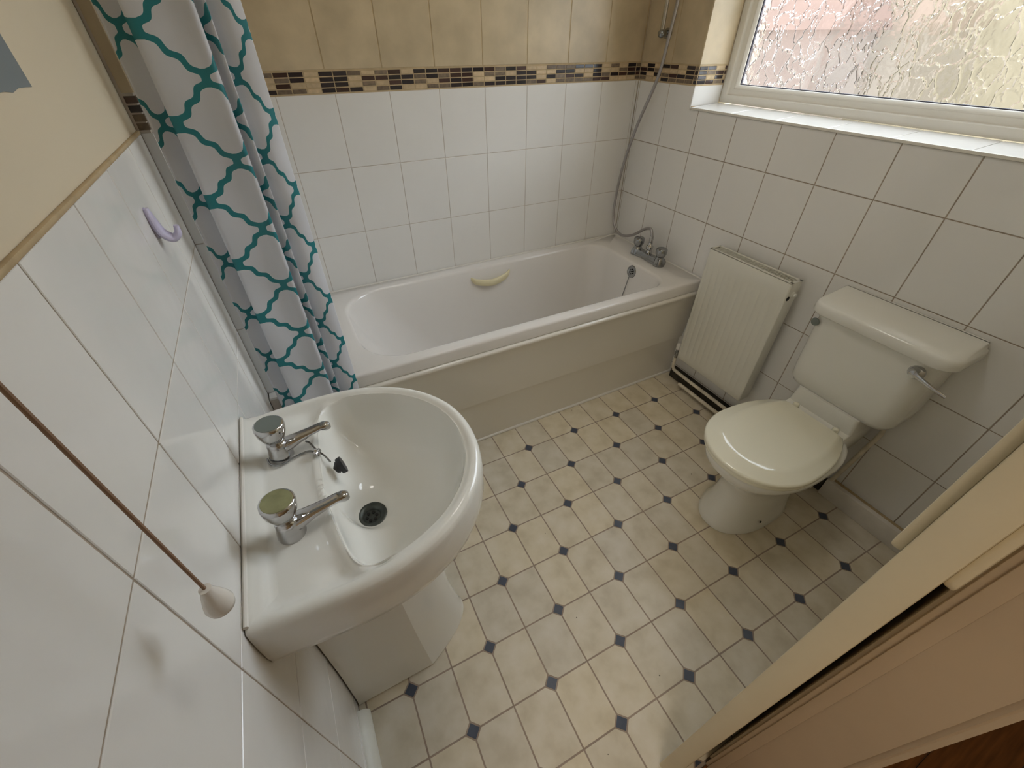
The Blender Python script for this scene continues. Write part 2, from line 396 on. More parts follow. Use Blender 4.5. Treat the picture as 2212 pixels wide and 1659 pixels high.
for i in range(-9, 9):
    for r in range(-1, 9):
        xa, xb, ya, yb = i * CX + gx, (i + 1) * CX - gx, -(r + 1) * CY + gx, -r * CY - gx
        k = dd + 0.0015; poly = []
        for (x, y, c, rr, order) in ((xa, ya, i, r + 1, 0), (xb, ya, i + 1, r + 1, 1), (xb, yb, i + 1, r, 2), (xa, yb, i, r, 3)):
            if (c + rr) % 2:
                sx = 1 if order in (0, 3) else -1; sy = 1 if order in (0, 1) else -1
                a, b = (x + sx * k, y), (x, y + sy * k)
                poly += [b, a] if order in (0, 2) else [a, b]
            else: poly.append((x, y))
        piece('floor_tile', poly, 'floor_tile', 0.0)
        if (i + r) % 2:
            x, y = i * CX, -r * CY
            piece('diamond_inset', [(x - dd, y), (x, y - dd), (x + dd, y), (x, y + dd)], 'inset', 0.0001)

# left wall tiles
YL = cuts(YD - 0.1, -0.0225, -0.57538, TW)
grid('wall_tile', wl, '+x', 0.0, YL, ZR, 0.004, 'white_tile')
XS = 0.022                                                     # bath surround stands proud of the plain wall
YS = cuts(-0.022, YB, 0.02, TW)
grid('wall_tile', ws, '+x', XS, YS, [ZB, 0.8223, 1.0750, 1.3196], 0.0215, 'white_tile')
mosaic(ws, '+x', XS, -0.022, YB, 0.008, 0.0215, 5)
grid('beige_tile', ws, '+x', XS, YS, [1.389, 1.72, 2.05, ZC - 0.02], 0.0215, 'beige_tile')
MB().box((-0.0061, YD - 0.1, 1.3180), (0.0010, -0.0225, 1.3250)).build('grout_edge', 'tan_edge', wl, bevel=0.002, label='uneven tan grout line along the top of the tiles')
m = MB(); R = random.Random(3)                                 # bare patch where a cabinet hung
ys = [-1.0 + 0.5355 * k / 24 for k in range(25)]
m.loft([[(-0.0062, y, 1.4315 + R.uniform(-0.002, 0.002)) for y in ys] + [(-0.0062, -0.4645 + 0.004 * math.sin(z * 40), z) for z in (1.5, 1.6, 1.7, 1.8, 1.95)] + [(-0.0062, -1.0, 1.95)]], True, False)
V = m.v; m = MB(); m.loft([V, [(-0.0052, p[1], p[2]) for p in V]])
m.build('bare_patch', 'patch_paint', wl, label='blue-grey patch of older paint with a ragged lower edge')

# back wall tiles
XB = cuts(XS, XR, 0.30799, TW)
grid('wall_tile', wb, '-y', YB, XB, [0.545, 0.8223, 1.0750, 1.3196], 0.0045, 'white_tile', 0.0012)
mosaic(wb, '-y', YB, XS, XR, 0.0235, 0.0045, 11)
grid('beige_tile', wb, '-y', YB, cuts(XS, XR, 0.2855, 0.2027), [1.389, 1.75, 2.11, ZC - 0.01], 0.0045, 'beige_tile', 0.002)

# right wall tiles
YRc = cuts(YD, YB - 0.0005, 0.41443, TW)
grid('wall_tile', wr, '-x', XR, YRc, ZR[:-1], 0.0045, 'white_tile')
ylo = [c for c in YRc if c < WY1 - 0.01]; yhi = [c for c in YRc if c > WY1 + 0.01]; g_ = 0.0016
grid('wall_tile', wr, '-x', XR, ylo, [1.0750, WZ0 - 0.006], 0.0045, 'white_tile')
grid('wall_tile', wr, '-x', XR, yhi, [1.0750, 1.3196], 0.0045, 'white_tile')
Lp = [(ylo[-1] + g_, 1.0750 + g_), (yhi[0] - g_, 1.0750 + g_), (yhi[0] - g_, 1.3196 - g_), (WY1 + 0.001, 1.3196 - g_), (WY1 + 0.001, WZ0 - 0.008), (ylo[-1] + g_, WZ0 - 0.008)]
MB().loft([[(XR + 0.0045, y, z) for y, z in Lp], [(XR, y, z) for y, z in Lp]]).build('wall_tile', 'white_tile', wr)
mosaic(wr, '-x', XR, WY1, YB - 0.0005, WY1 + 0.02, 0.0045, 21)
grid('beige_tile', wr, '-x', XR, cuts(WY1, YB - 0.0005, 0.43, 0.2027), [1.389, 1.75, 2.11, ZC - 0.01], 0.0045, 'beige_tile', 0.002)
# reveal of the window: side tiles face -y, sill tiles face up
FXW = 2.078
tile('wall_tile', wr, '-y', WY1, XR, FXW, WZ0 + 0.002, 1.3196, 0.004, 'white_tile')
mosaic(wr, '-y', WY1, XR, FXW, XR + 0.004, 0.004, 31)
tile('beige_tile', wr, '-y', WY1, XR, FXW, 1.389, 1.75, 0.004, 'beige_tile')
tile('beige_tile', wr, '-y', WY1, XR, FXW, 1.75, WZ1, 0.004, 'beige_tile')
ya = cuts(WY0, WY1 - 0.004, 0.05, TW)
for i in range(len(ya) - 1):
    o = tile('sill_tile', wr, '+z', WZ0 + 0.006, XR - 0.003, FXW, ya[i], ya[i + 1], 0.007, 'white_tile')
    o.rotation_euler = (0, -0.055, 0)
MB().box((XR - 0.0045, WY0, WZ0 - 0.007), (XR + 0.001, WY1, WZ0 + 0.0015)).build('sill_trim', 'upvc', wr, bevel=0.001)

# skirtings
m = MB(); pr = [(0.0, 0.0), (0.029, 0.0), (0.028, 0.010), (0.022, 0.024), (0.010, 0.034), (0.0, 0.037)]
m.loft([[(x, y, z) for x, z in pr] for y in (YD - 0.06, -0.83)])
struct('baseboard_left', m, 'trim_paint', 'thin white quadrant trim along the floor below the basin', 'skirting', smooth=True, angle=0.9)
m = MB().box((1.871, YD, 0.0), (1.893, -0.94, 0.083))
bb = struct('baseboard_right', m, 'skirting_paint', 'low off-white skirting board beside the toilet', 'skirting', bevel=0.002)
MB().box((1.893, YD, 0.0), (XR - 0.0006, -0.94, 0.078)).build('top_edge', 'tan_edge', bb, label='bare tan strip along the top of the skirting')
m = MB().box((1.880, -0.935, 0.0), (XR - 0.001, -0.052, 0.060))  # dark mottled strip along the floor behind the pipes
struct('trim_1', m, 'dark_strip', 'dark strip at the floor under the radiator', 'skirting', bevel=0.003)

# ------------------------------------------------------------------ window
win = empty('window_1', (2.10, (WY0 + WY1) / 2, WZ0 + 0.02), 'white plastic window with rippled obscure glass above the toilet', 'window'); win['kind'] = 'structure'
def ring(y0, y1, z0, z1, w, prof, name, m_):
    """mitred frame: prof = list of (inset 0..1, x)"""
    m = MB(); loops = []
    for ins, x in prof:
        a = ins * w; loops.append([(x, y0 + a, z0 + a), (x, y1 - a, z0 + a), (x, y1 - a, z1 - a), (x, y0 + a, z1 - a)])
    m.loft(loops + [loops[0]], False, False); return m.build(name, m_, win, bevel=0.0025, angle=0.6)
fz0 = WZ0 + 0.012
ring(WY0, WY1, fz0, WZ1, 0.052, [(0, 2.13), (0, 2.078), (0.55, 2.078), (0.62, 2.088), (1.0, 2.088), (1.0, 2.13)], 'frame', 'upvc')
ring(WY0 + 0.05, WY1 - 0.05, fz0 + 0.05, WZ1 - 0.05, 0.016, [(0, 2.115), (0, 2.090), (0.3, 2.088), (1.0, 2.100), (1.0, 2.115)], 'glazing_bead', 'upvc')
ring(WY0 + 0.064, WY1 - 0.064, fz0 + 0.064, WZ1 - 0.064, 0.005, [(0, 2.112), (0, 2.103), (1, 2.104), (1, 2.112)], 'gasket', 'gasket')
gy0, gy1, gz0, gz1 = WY0 + 0.06, WY1 - 0.06, fz0 + 0.06, WZ1 - 0.06
m = MB().add([(2.1055, gy0, gz0), (2.1055, gy1, gz0), (2.1055, gy1, gz1), (2.1055, gy0, gz1)], [(3, 2, 1, 0)], 0)
m.add([(2.1105, gy0, gz0), (2.1105, gy1, gz0), (2.1105, gy1, gz1), (2.1105, gy0, gz1)], [(0, 1, 2, 3)], 1)
m.build('pane', ['pattern_glass', 'clear_glass'], win, label='obscure glass with a crackled ripple')

# outside: what the obscure glass blurs
g = MB().box((2.4, -9, -0.6), (14, 12, -0.5)).build('ground', 'outdoor_ground'); tag(g, 'pale ground outside the window', 'ground', kind='structure')
ne = empty('neighbour_house', (9.0, 7.5, -0.5), 'brown brick house blurred behind the left of the window glass', 'house')
MB().box((8.2, 4.6, -0.5), (12, 12, 3.6)).build('brick_wall', 'brick', ne)
MB().loft([[(8.0, 4.4, 3.6), (12.2, 4.4, 3.6), (12.2, 12.2, 3.6), (8.0, 12.2, 3.6)], [(10.0, 4.4, 4.6), (10.2, 4.4, 4.6), (10.2, 12.2, 4.6), (10.0, 12.2, 4.6)]]).build('roof', 'render_grey', ne)
ne = empty('garden_wall', (8.4, -1.0, -0.5), 'pale yellow-cream wall blurred behind the right of the window glass', 'wall')
MB().box((8.3, -8.0, -0.5), (8.6, 4.0, 3.0)).build('rendered_wall', 'render_cream', ne)
MB().box((8.24, -8.0, 3.0), (8.66, 4.0, 3.1)).build('coping', 'render_grey', ne, bevel=0.01)

sd = empty('garden_shed', (7.3, 3.6, -0.5), 'grey-brown shed blurred between the brick house and the cream wall', 'shed')
MB().box((6.9, 3.0, -0.5), (8.0, 4.9, 1.55)).build('shed_wall', 'render_grey', sd)
MB().loft([[(6.8, 2.9, 1.55), (8.1, 2.9, 1.55), (8.1, 5.0, 1.55), (6.8, 5.0, 1.55)], [(7.4, 2.9, 2.1), (7.5, 2.9, 2.1), (7.5, 5.0, 2.1), (7.4, 5.0, 2.1)]]).build('roof', 'brick', sd)

# ------------------------------------------------------------------ door, lining and hall
d = empty('door_1', (0.678, -1.312, 0.006), 'cream painted door seen edge-on at the lower right', 'door'); d['kind'] = 'structure'
MB().box((0.678, -1.3305, 0.006), (1.44, -1.2945, 2.0)).build('leaf', 'door_paint', d, bevel=0.0025)
for y0, y1, nm in ((-1.2945, -1.2835, 0), (-1.3405, -1.3305, 1)):
    m = MB(); zb = 1.062; zt = 1.40; x0p, x1p = 0.690, 0.735; lo = []
    out = [(x0p, zt)] + [(x0p + 0.0225 - 0.0225 * math.cos(t), zb + 0.0225 - 0.0225 * math.sin(t)) for t in np.linspace(0, PI, 9)] + [(x1p, zt)]
    m.loft([[(x, y0, z) for x, z in out], [(x, y1, z) for x, z in out]])
    hp = m.build('handle_plate', 'door_paint', d, bevel=0.003, label='painted handle plate with a rounded end')
    s = 1 if nm == 0 else -1; yb = y1 if s > 0 else y0
    MB().tube(bez([(0.712, yb, 1.345), (0.712, yb + s * 0.03, 1.345), (0.73, yb + s * 0.04, 1.345), (0.80, yb + s * 0.04, 1.345)], 5), 0.008).build('lever', 'chrome', hp, smooth=True)
m = MB().box((0.790, YD - 0.1, 0), (0.812, YD - 0.004, 2.05)).box((-0.004, YD - 0.1, 2.03), (0.812, YD - 0.004, 2.05))
m.box((0.786, YD - 0.030, 0), (0.790, YD - 0.012, 2.03))
struct('trim_2', m, 'lining_paint', 'tan painted door lining beside the cream door edge', 'door frame', bevel=0.0015)
m = MB(); prf = [(0.806, -1.4455), (0.800, -1.4455), (0.797, -1.452), (0.803, -1.456), (0.803, -1.4625), (0.862, -1.4625), (0.862, -1.4455)]
m.loft([[(x, y, z) for x, y in prf] for z in (0, 2.1)])
struct('trim_3', m, 'lining_paint', 'narrow moulded architrave on the hall side of the doorway', 'architrave')
hf = struct('floor_hall', MB().box((-1.2, -3.4, -0.08), (2.6, YD, -0.006)), 'grout', 'dark brown wooden hall floor outside the bathroom', 'floor')
for k in range(16):
    MB().box((-1.2, -3.4 + 0.128 * k + 0.001, -0.006), (2.6, -3.4 + 0.128 * (k + 1) - 0.001, -0.001)).build('floor_board', 'hall_wood', hf)
m = MB().box((-1.2, -3.5, 0), (2.6, -3.4, ZC)).box((-1.3, -3.5, 0), (-1.2, YD - 0.1, ZC)).box((2.6, -3.5, 0), (2.7, YD - 0.1, ZC)).box((XR + 0.006, YD - 0.1, 0), (2.6, YD - 0.02, ZC)).box((-1.2, YD - 0.1, 0), (-0.12, YD - 0.02, ZC))
struct('wall_hall', m, 'hall_wall', 'plain cream hall walls behind the doorway', 'wall')
struct('ceiling_hall', MB().box((-1.3, -3.5, ZC), (2.7, YD - 0.1, ZC + 0.08)), 'ceiling_paint', 'plain hall ceiling', 'ceiling')

# ------------------------------------------------------------------ bath
def rrect(x0, x1, y0, y1, r, z, n=10):
    out = []
    if not isinstance(r, (list, tuple)): r = (r,) * 4
    for (cx, cy, a0, rr) in ((x1 - r[0], y1 - r[0], 0, r[0]), (x0 + r[1], y1 - r[1], PI / 2, r[1]), (x0 + r[2], y0 + r[2], PI, r[2]), (x1 - r[3], y0 + r[3], 1.5 * PI, r[3])):
        for k in range(n + 1):
            a = a0 + PI / 2 * k / n; out.append((cx + rr * math.cos(a), cy + rr * math.sin(a), z))
    return out
BX0, BX1, BYF, BYB = 0.214, XR - 0.002, -0.0625, YB - 0.002
bath = empty('bathtub', ((BX0 + BX1) / 2, 0.28, 0), 'white acrylic bath along the far tiled wall with a plain side panel', 'bathtub')
L = [rrect(BX0 + .012, BX1 - .004, BYF + .012, BYB - .004, .01, 0.529), rrect(BX0, BX1, BYF, BYB, .012, 0.529), rrect(BX0, BX1, BYF, BYB, .012, 0.569),
     rrect(BX0 + .002, BX1 - .001, BYF + .002, BYB - .001, .012, 0.5760), rrect(BX0 + .006, BX1 - .002, BYF + .006, BYB - .002, .012, ZB)]
ins = [(0.318, 1.752, -0.016, 0.566, (.10, .17, .17, .10), ZB), (0.326, 1.746, -0.010, 0.560, (.10, .17, .17, .10), 0.5765),
       (0.332, 1.742, -0.005, 0.556, (.10, .17, .17, .10), 0.566), (0.352, 1.734, 0.004, 0.549, (.10, .18, .18, .10), 0.52),
       (0.42, 1.715, 0.02, 0.533, (.11, .19, .19, .11), 0.40), (0.50, 1.695, 0.036, 0.517, (.11, .19, .19, .11), 0.29),
       (0.57, 1.675, 0.055, 0.50, (.12, .19, .19, .12), 0.22), (0.63, 1.65, 0.075, 0.482, (.12, .18, .18, .12), 0.185),
       (0.70, 1.61, 0.105, 0.45, (.11, .15, .15, .11), 0.170), (0.95, 1.50, 0.2, 0.36, (.06, .07, .07, .06), 0.163)]
L += [rrect(a, b, c, dd_, r, z) for a, b, c, dd_, r, z in ins]
MB().loft(L, False, True).build('tub', 'acrylic', bath, smooth=True, angle=1.2)
m = MB(); pf = [(-0.021, 0.0), (-0.022, 0.232), (-0.025, 0.240), (-0.034, 0.244), (-0.046, 0.36), (-0.058, 0.470), (-0.066, 0.500), (-0.0725, 0.510), (-0.0735, 0.517), (-0.070, 0.5225), (-0.060, 0.5265), (-0.004, 0.5265), (-0.004, 0.0)]
m.loft([[(x, y, z) for y, z in pf] for x in (0.002, XR - 0.002)])
MB_panel = m.build('side_panel', 'acrylic_panel', bath, smooth=True, angle=0.9)
MB().tube([(0.002, -0.0215, 0.005), (XR - 0.003, -0.0215, 0.005)], 0.0075, 8).build('seal_strip', 'sealant', bath, smooth=True)
MB().tube([(BX0, YB - 0.007, ZB + 0.001), (XR - 0.007, YB - 0.007, ZB + 0.001), (XR - 0.007, BYF + 0.004, ZB + 0.001)], 0.005, 8).build('sealant', 'sealant', bath, smooth=True)
# tiled ledge that fills the gap at the head of the bath
lg = MB().box((0.002, -0.052, 0.5275), (BX0 - 0.001, YB - 0.0008, 0.570)).build('trim_4', 'grout_light'); tag(lg, 'narrow tiled ledge between the bath and the left wall', 'ledge', kind='structure')
for (a, b) in ((-0.052, 0.147), (0.147, 0.346), (0.346, YB - 0.001)):
    tile('ledge_tile', lg, '+z', ZB - 0.001, 0.001, BX0 - 0.001, a, b, 0.008, 'white_tile')
# moulded grip
m = MB(); pts = bez([(0.955, 0.553, 0.530), (0.985, 0.538, 0.512), (1.065, 0.526, 0.500), (1.145, 0.538, 0.512), (1.178, 0.553, 0.532)], 6)
lo = []
for i, p in enumerate(pts):
    t = i / (len(pts) - 1); k = 0.35 + 0.65 * math.sin(PI * t) ** 0.5
    lo.append([p + Vector((0, -0.010 * k * math.cos(a), 0.019 * k * math.sin(a))) for a in np.linspace(0, 2 * PI, 13)[:-1]])
m.loft(lo); m.build('grip', 'cream_plastic', bath, smooth=True, label='yellowed cream grab handle moulded on the far side')
# overflow rose on the tap end, with its chain line
ov = Vector((1.7395, 0.245, 0.532)); ax = Vector((-1, 0, 0.16)).normalized()
o = MB().lathe([(0.0, -0.004), (0.030, -0.004), (0.033, 0.002), (0.030, 0.007), (0.022, 0.0085), (0.018, 0.006), (0.0, 0.006)], ov, ax, 24).build('overflow', 'dull_chrome', bath, smooth=True)
uu = ax.cross(Vector((0, 1, 0))).normalized(); vv = ax.cross(uu)
for k in range(7):
    a = 2 * PI * k / 6; rr = 0.011 if k < 6 else 0.0
    MB().lathe([(0.0032, 0), (0.0032, 0.0012)], ov + ax * 0.0064 + (uu * math.cos(a) + vv * math.sin(a)) * rr, ax, 8).build('hole', 'dark_hole', o)
MB().tube(bez([(1.731, 0.25, 0.51), (1.712, 0.255, 0.40), (1.690, 0.262, 0.30), (1.64, 0.275, 0.19)], 6), 0.0022, 6).build('chain', 'dull_chrome', bath, smooth=True)
# bath mixer
mx = MB(); MXX = 1.832
prof = lambda w: [(-w, 0), (-w, 0.012), (-w * 0.7, 0.026), (w * 0.7, 0.026), (w, 0.012), (w, 0)]
lo = []
for t in np.linspace(-1, 1, 21):
    w = 0.018 + 0.008 * abs(t) ** 2 + (0.006 if abs(t) > 0.85 else 0); h = 0.034 - 0.006 * (1 - abs(t))
    lo.append([(MXX + x, 0.248 + t * 0.098, ZB + 0.002 + zz_ * h / 0.026) for x, zz_ in prof(w)])
mx.loft(lo); body = mx.build('mixer_body', 'dull_chrome', bath, smooth=True, angle=1.0, label='chrome bath mixer across the tap end')
for y in (0.332, 0.164):
    MB().lathe([(0.0, 0.0), (0.029, 0.0), (0.027, 0.022), (0.020, 0.040), (0.017, 0.044), (0.021, 0.048), (0.027, 0.062), (0.0275, 0.082), (0.024, 0.087), (0.0, 0.088)], (MXX, y, ZB + 0.001), n=20).build('knob', 'dull_chrome', body, smooth=True, angle=1.0)
MB().lathe([(0.0, 0.0), (0.015, 0.0), (0.015, 0.010), (0.012, 0.016), (0.0165, 0.022), (0.018, 0.030), (0.0165, 0.038), (0.011, 0.042), (0.011, 0.056), (0.0, 0.056)], (1.846, 0.262, ZB + 0.028), n=18).build('diverter', 'chrome', body, smooth=True, angle=1.0)
# shower hose and riser rail
hs = empty('shower_hose', (1.846, 0.262, ZB + 0.084), 'grey metal shower hose looping up from the bath mixer', 'hose')
hp = bez([(1.846, 0.262, 0.667), (1.849, 0.268, 0.700), (1.853, 0.290, 0.722), (1.856, 0.335, 0.706), (1.857, 0.415, 0.650), (1.855, 0.500, 0.622), (1.853, 0.565, 0.650), (1.853, 0.592, 0.720),
          (1.853, 0.592, 0.82), (1.853, 0.575, 0.956), (1.853, 0.520, 1.14), (1.853, 0.435, 1.336), (1.853, 0.412, 1.47), (1.853, 0.398, 1.60), (1.855, 0.40, 1.80), (1.86, 0.43, 1.95)], 12)
rr = [0.0068 + 0.0004 * (i % 2) for i in range(len(hp))]
MB().tube(hp, rr, 10).build('hose', 'hose_metal', hs, smooth=True)
MB().lathe([(0.0, 0), (0.0095, 0), (0.0105, 0.006), (0.009, 0.010), (0.0105, 0.014), (0.009, 0.03), (0.0, 0.03)], (1.846, 0.262, 0.6655), n=14).build('ferrule', 'chrome', hs, smooth=True, angle=1.0)
rl = empty('shower_rail', (1.875, 0.475, 1.47), 'slim chrome shower riser rail in the dark corner beside the window', 'shower rail')
MB().tube([(1.872, 0.478, 1.478), (1.872, 0.478, 2.08)], 0.009, 12).build('rail', 'chrome', rl, smooth=True)
for z in (1.49, 2.06):
    m = MB().lathe([(0.0, 0), (0.019, 0), (0.019, 0.012), (0.0, 0.012)], (XR - 0.0005, 0.478, z), (-1, 0, 0), 18)
    m.tube([(XR - 0.01, 0.478, z), (1.868, 0.478, z)], 0.012, 12); m.sphere((1.872, 0.478, z), 0.016); m.build('bracket', 'dull_chrome', rl, smooth=True, angle=1.0)
sh = MB().lathe([(0.0, 0), (0.010, 0), (0.012, 0.05), (0.016, 0.12), (0.035, 0.15), (0.036, 0.162), (0.0, 0.162)], (1.858, 0.44, 1.94), (-0.35, -0.25, 0.9), 18)
sh.build('shower_head', 'chrome', hs, smooth=True, angle=1.0)

# ------------------------------------------------------------------ wash basin
BYc = -0.6735
def poly_dist(P, Q, closed=True):
    P = np.asarray(P, float); A = np.asarray(Q, float); B = np.roll(A, -1, 0)
    if not closed: A, B = A[:-1], B[:-1]
    best = np.full(len(P), 1e9)
    for a, b in zip(A, B):
        ab = b - a; t = np.clip(((P - a) @ ab) / (ab @ ab + 1e-12), 0, 1)
        best = np.minimum(best, np.hypot(*(P - (a + t[:, None] * ab)).T))
    return best
def inside(P, Q):
    P = np.asarray(P, float); Q = np.asarray(Q, float); r = np.zeros(len(P), bool); n = len(Q)
    for i in range(n):
        a, b = Q[i], Q[(i + 1) % n]; c = (a[1] > P[:, 1]) != (b[1] > P[:, 1])
        xi = a[0] + (P[:, 1] - a[1]) * (b[0] - a[0]) / (b[1] - a[1] + 1e-15); r ^= c & (P[:, 0] < xi)
    return r
def basin_outline(n=40):
    half = [(0.0, 0.250), (0.03, 0.252), (0.08, 0.256), (0.14, 0.2595), (0.20, 0.2575), (0.26, 0.247), (0.32, 0.223), (0.37, 0.190), (0.41, 0.147), (0.438, 0.098), (0.452, 0.05), (0.4565, 0.0)]
    p = [Vector((x, y, 0)) for x, y in half]; up = bez(p + [Vector((0.452, -0.05, 0)), Vector((0.438, -0.098, 0))], 6)[:-12]
    up = [(v.x, v.y) for v in up]; dn = [(x, -y) for x, y in reversed(up[:-1])]
    return [(max(x, 0.0), BYc + y) for x, y in dn[::-1][::-1]] , up, dn
_, up, dn = basin_outline()
OUT = [(max(0.0016, x), BYc + y) for x, y in up] + [(max(0.0016, x), BYc + y) for x, y in dn]         # wall far corner -> front -> near corner
# bowl edge: follows the rim in front, wavy edge at the tap deck
bw = [(0.182, 0.222), (0.235, 0.223), (0.29, 0.206), (0.34, 0.178), (0.382, 0.137), (0.412, 0.088), (0.426, 0.04), (0.4295, 0.0)]
bwl = bez([Vector((0.150, 0.195, 0))] + [Vector((x, y, 0)) for x, y in bw] + [Vector((0.426, -0.04, 0))], 6)[6:-6]
bk = bez([Vector((0.235, 0.223, 0)), Vector((0.182, 0.222, 0)), Vector((0.160, 0.196, 0)), Vector((0.150, 0.150, 0)), Vector((0.143, 0.09, 0)), Vector((0.139, 0.0, 0)), Vector((0.143, -0.09, 0))], 8)[8:-8]
hf_ = [(v.x, v.y) for v in bk[::-1]] + [(v.x, v.y) for v in bwl[1:]]                              # (centre back) -> far corner -> front centre
BOWL = [(x, BYc + y) for x, y in hf_] + [(x, BYc - y) for x, y in hf_[::-1][1:-1]]
WC = np.array([0.203, -0.700])
ZT = 0.812
def basin_h(P):
    P = np.asarray(P, float); x = P[:, 0]; y = P[:, 1] - BYc
    do = poly_dist(P, OUT[:], False); do = np.minimum(do, 1.0)
    db = poly_dist(P, BOWL); ib = inside(P, BOWL)
    sm = lambda t: np.clip(t, 0, 1) ** 2 * (3 - 2 * np.clip(t, 0, 1))
    z = np.full(len(P), ZT)
    z -= 0.007 * (1 - np.clip(do / 0.012, 0, 1)) ** 2                                     # rounded outer lip
    deck = sm((do - 0.014) / 0.02) * sm((x - 0.022) / 0.018) * (1 - sm((x - 0.19) / 0.05))
    z -= 0.011 * deck                                                                     # sunk tap deck
    z += 0.006 * (1 - sm((x - 0.004) / 0.02))                                             # upstand at the wall
    soap = np.exp(-(((x - 0.142) / 0.036) ** 2 + ((np.abs(y) - 0.204) / 0.026) ** 2))
    z -= 0.013 * soap * (~ib)
    z += 0.010 * np.exp(-(db / 0.011) ** 2) * (~ib) * (1 - sm((x - 0.17) / 0.04))
    # bowl
    rw = np.hypot(P[:, 0] - WC[0], P[:, 1] - WC[1])
    dep = 0.128 * (1 - np.exp(-db / 0.036)) / (1 - np.exp(-0.13 / 0.036))
    dep = np.minimum(dep, 0.134) + 0.012 * np.exp(-(rw / 0.06) ** 2)
    dep = dep + (0.143 - dep) * np.exp(-(rw / 0.046) ** 4)
    edge = np.clip(db / 0.008, 0, 1)
    zb = ZT - 0.003 - dep * (0.7 + 0.3 * edge)
    z = np.where(ib, np.minimum(z, zb), z - 0.005 * np.exp(-(db / 0.008) ** 2))
    return z
basin = empty('wash_basin', (0.2, BYc, 0), 'white ceramic pedestal wash basin with two chrome taps', 'wash basin')
# polar sheet: waste -> bowl edge -> outline
def ray_hit(poly, ang):
    c = WC; d_ = np.array([math.cos(ang), math.sin(ang)]); best = None; n = len(poly)
    for i in range(n):
        a = np.array(poly[i]) - c; b = np.array(poly[(i + 1) % n]) - c; e = b - a
        den = d_[0] * e[1] - d_[1] * e[0]
        if abs(den) < 1e-12: continue
        t = (a[0] * e[1] - a[1] * e[0]) / den; s_ = (a[0] * d_[1] - a[1] * d_[0]) / den
        if t > 1e-6 and -1e-9 <= s_ <= 1 + 1e-9 and (best is None or t > best): best = t
    return best
angs = sorted(set([2 * PI * k / 150 for k in range(150)] + [math.atan2(p[1] - WC[1], p[0] - WC[0]) % (2 * PI) for p in (OUT[0], OUT[-1])]))
NR1, NR2 = 26, 22; rows = []
for a in angs:
    t1, t2 = ray_hit(BOWL, a), ray_hit(OUT, a); r0 = 0.020
    rs = [r0 + (t1 - r0) * (1 - (1 - k / NR1) ** 1.6) for k in range(NR1 + 1)] + [t1 + (t2 - t1) * k / NR2 for k in range(1, NR2 + 1)]
    rows.append([(WC[0] + r * math.cos(a), WC[1] + r * math.sin(a)) for r in rs])
nr = len(rows[0]); loops2 = [[rows[i][k] for i in range(len(angs))] for k in range(nr)]
flat = np.array([p for l in loops2 for p in l]); H = basin_h(flat); n = len(angs)
loops3 = [[(flat[k * n + i, 0], flat[k * n + i, 1], H[k * n + i]) for i in range(n)] for k in range(nr)]
rim = loops3[-1]
cen = np.array([0.18, BYc])
def inset(d_, z, pull=1.0):
    out = []
    for (x, y, _) in rim:
        v = np.array([x, y]) - cen; L_ = np.hypot(*v); p = np.array([x, y]) - v / L_ * min(d_, L_ * 0.8)
        out.append((max(0.0016, p[0]) if x > 0.003 else 0.0016, p[1], z))
    return out
loops3 += [inset(-0.003, 0.795), inset(-0.005, 0.770), inset(-0.005, 0.725), inset(0.001, 0.698), inset(0.013, 0.682), inset(0.035, 0.670), inset(0.065, 0.657), inset(0.095, 0.645), inset(0.125, 0.630)]
MB().loft(loops3, False, True).build('bowl', 'ceramic', basin, smooth=True, angle=1.3)
# pedestal: flat sides, rounded front
def ped(z, w, f, r, xs):
    half = [(0.004, w), (xs, w * 0.985)] + [(xs + (f - xs) * t, w * 0.985 * (1 - t) ** 0.52) for t in [1 - (1 - k / 20) ** 2 for k in range(1, 21)]]
    return [(x, BYc + y, z) for x, y in half] + [(x, BYc - y, z) for x, y in half[::-1][1:]]
m = MB(); m.loft([ped(0.001, 0.132, 0.372, 0, 0.225), ped(0.006, 0.134, 0.374, 0, 0.225), ped(0.03, 0.128, 0.366, 0, 0.222), ped(0.20, 0.115, 0.340, 0, 0.21), ped(0.45, 0.110, 0.325, 0, 0.20), ped(0.58, 0.116, 0.33, 0, 0.205), ped(0.656, 0.122, 0.338, 0, 0.208)])
m.build('pedestal', 'ceramic', basin, smooth=True, angle=0.38)
MB().tube([(0.0046, -0.43, 0.8185), (0.0046, -0.918, 0.8185)], 0.0040, 8).build('sealant', 'sealant', basin, smooth=True)
hz = lambda x, y: float(basin_h([(x, y)])[0])
zw = hz(WC[0] + 0.02, WC[1])
wst = MB().lathe([(0.0, -0.03), (0.021, -0.03), (0.021, 0.0), (0.0325, 0.0005), (0.0335, 0.003), (0.030, 0.0045), (0.0205, 0.002), (0.018, -0.004), (0.0, -0.004)], (WC[0], WC[1], zw + 0.001), (0, 0, 1), 28).build('waste', 'waste_metal', basin, smooth=True, angle=1.0, label='dull metal plughole')
for k in range(6):
    a = 2 * PI * k / 6
    MB().lathe([(0.0036, 0), (0.0036, 0.0015)], (WC[0] + 0.0105 * math.cos(a), WC[1] + 0.0105 * math.sin(a), zw - 0.0028), n=8).build('hole', 'dark_hole', wst)
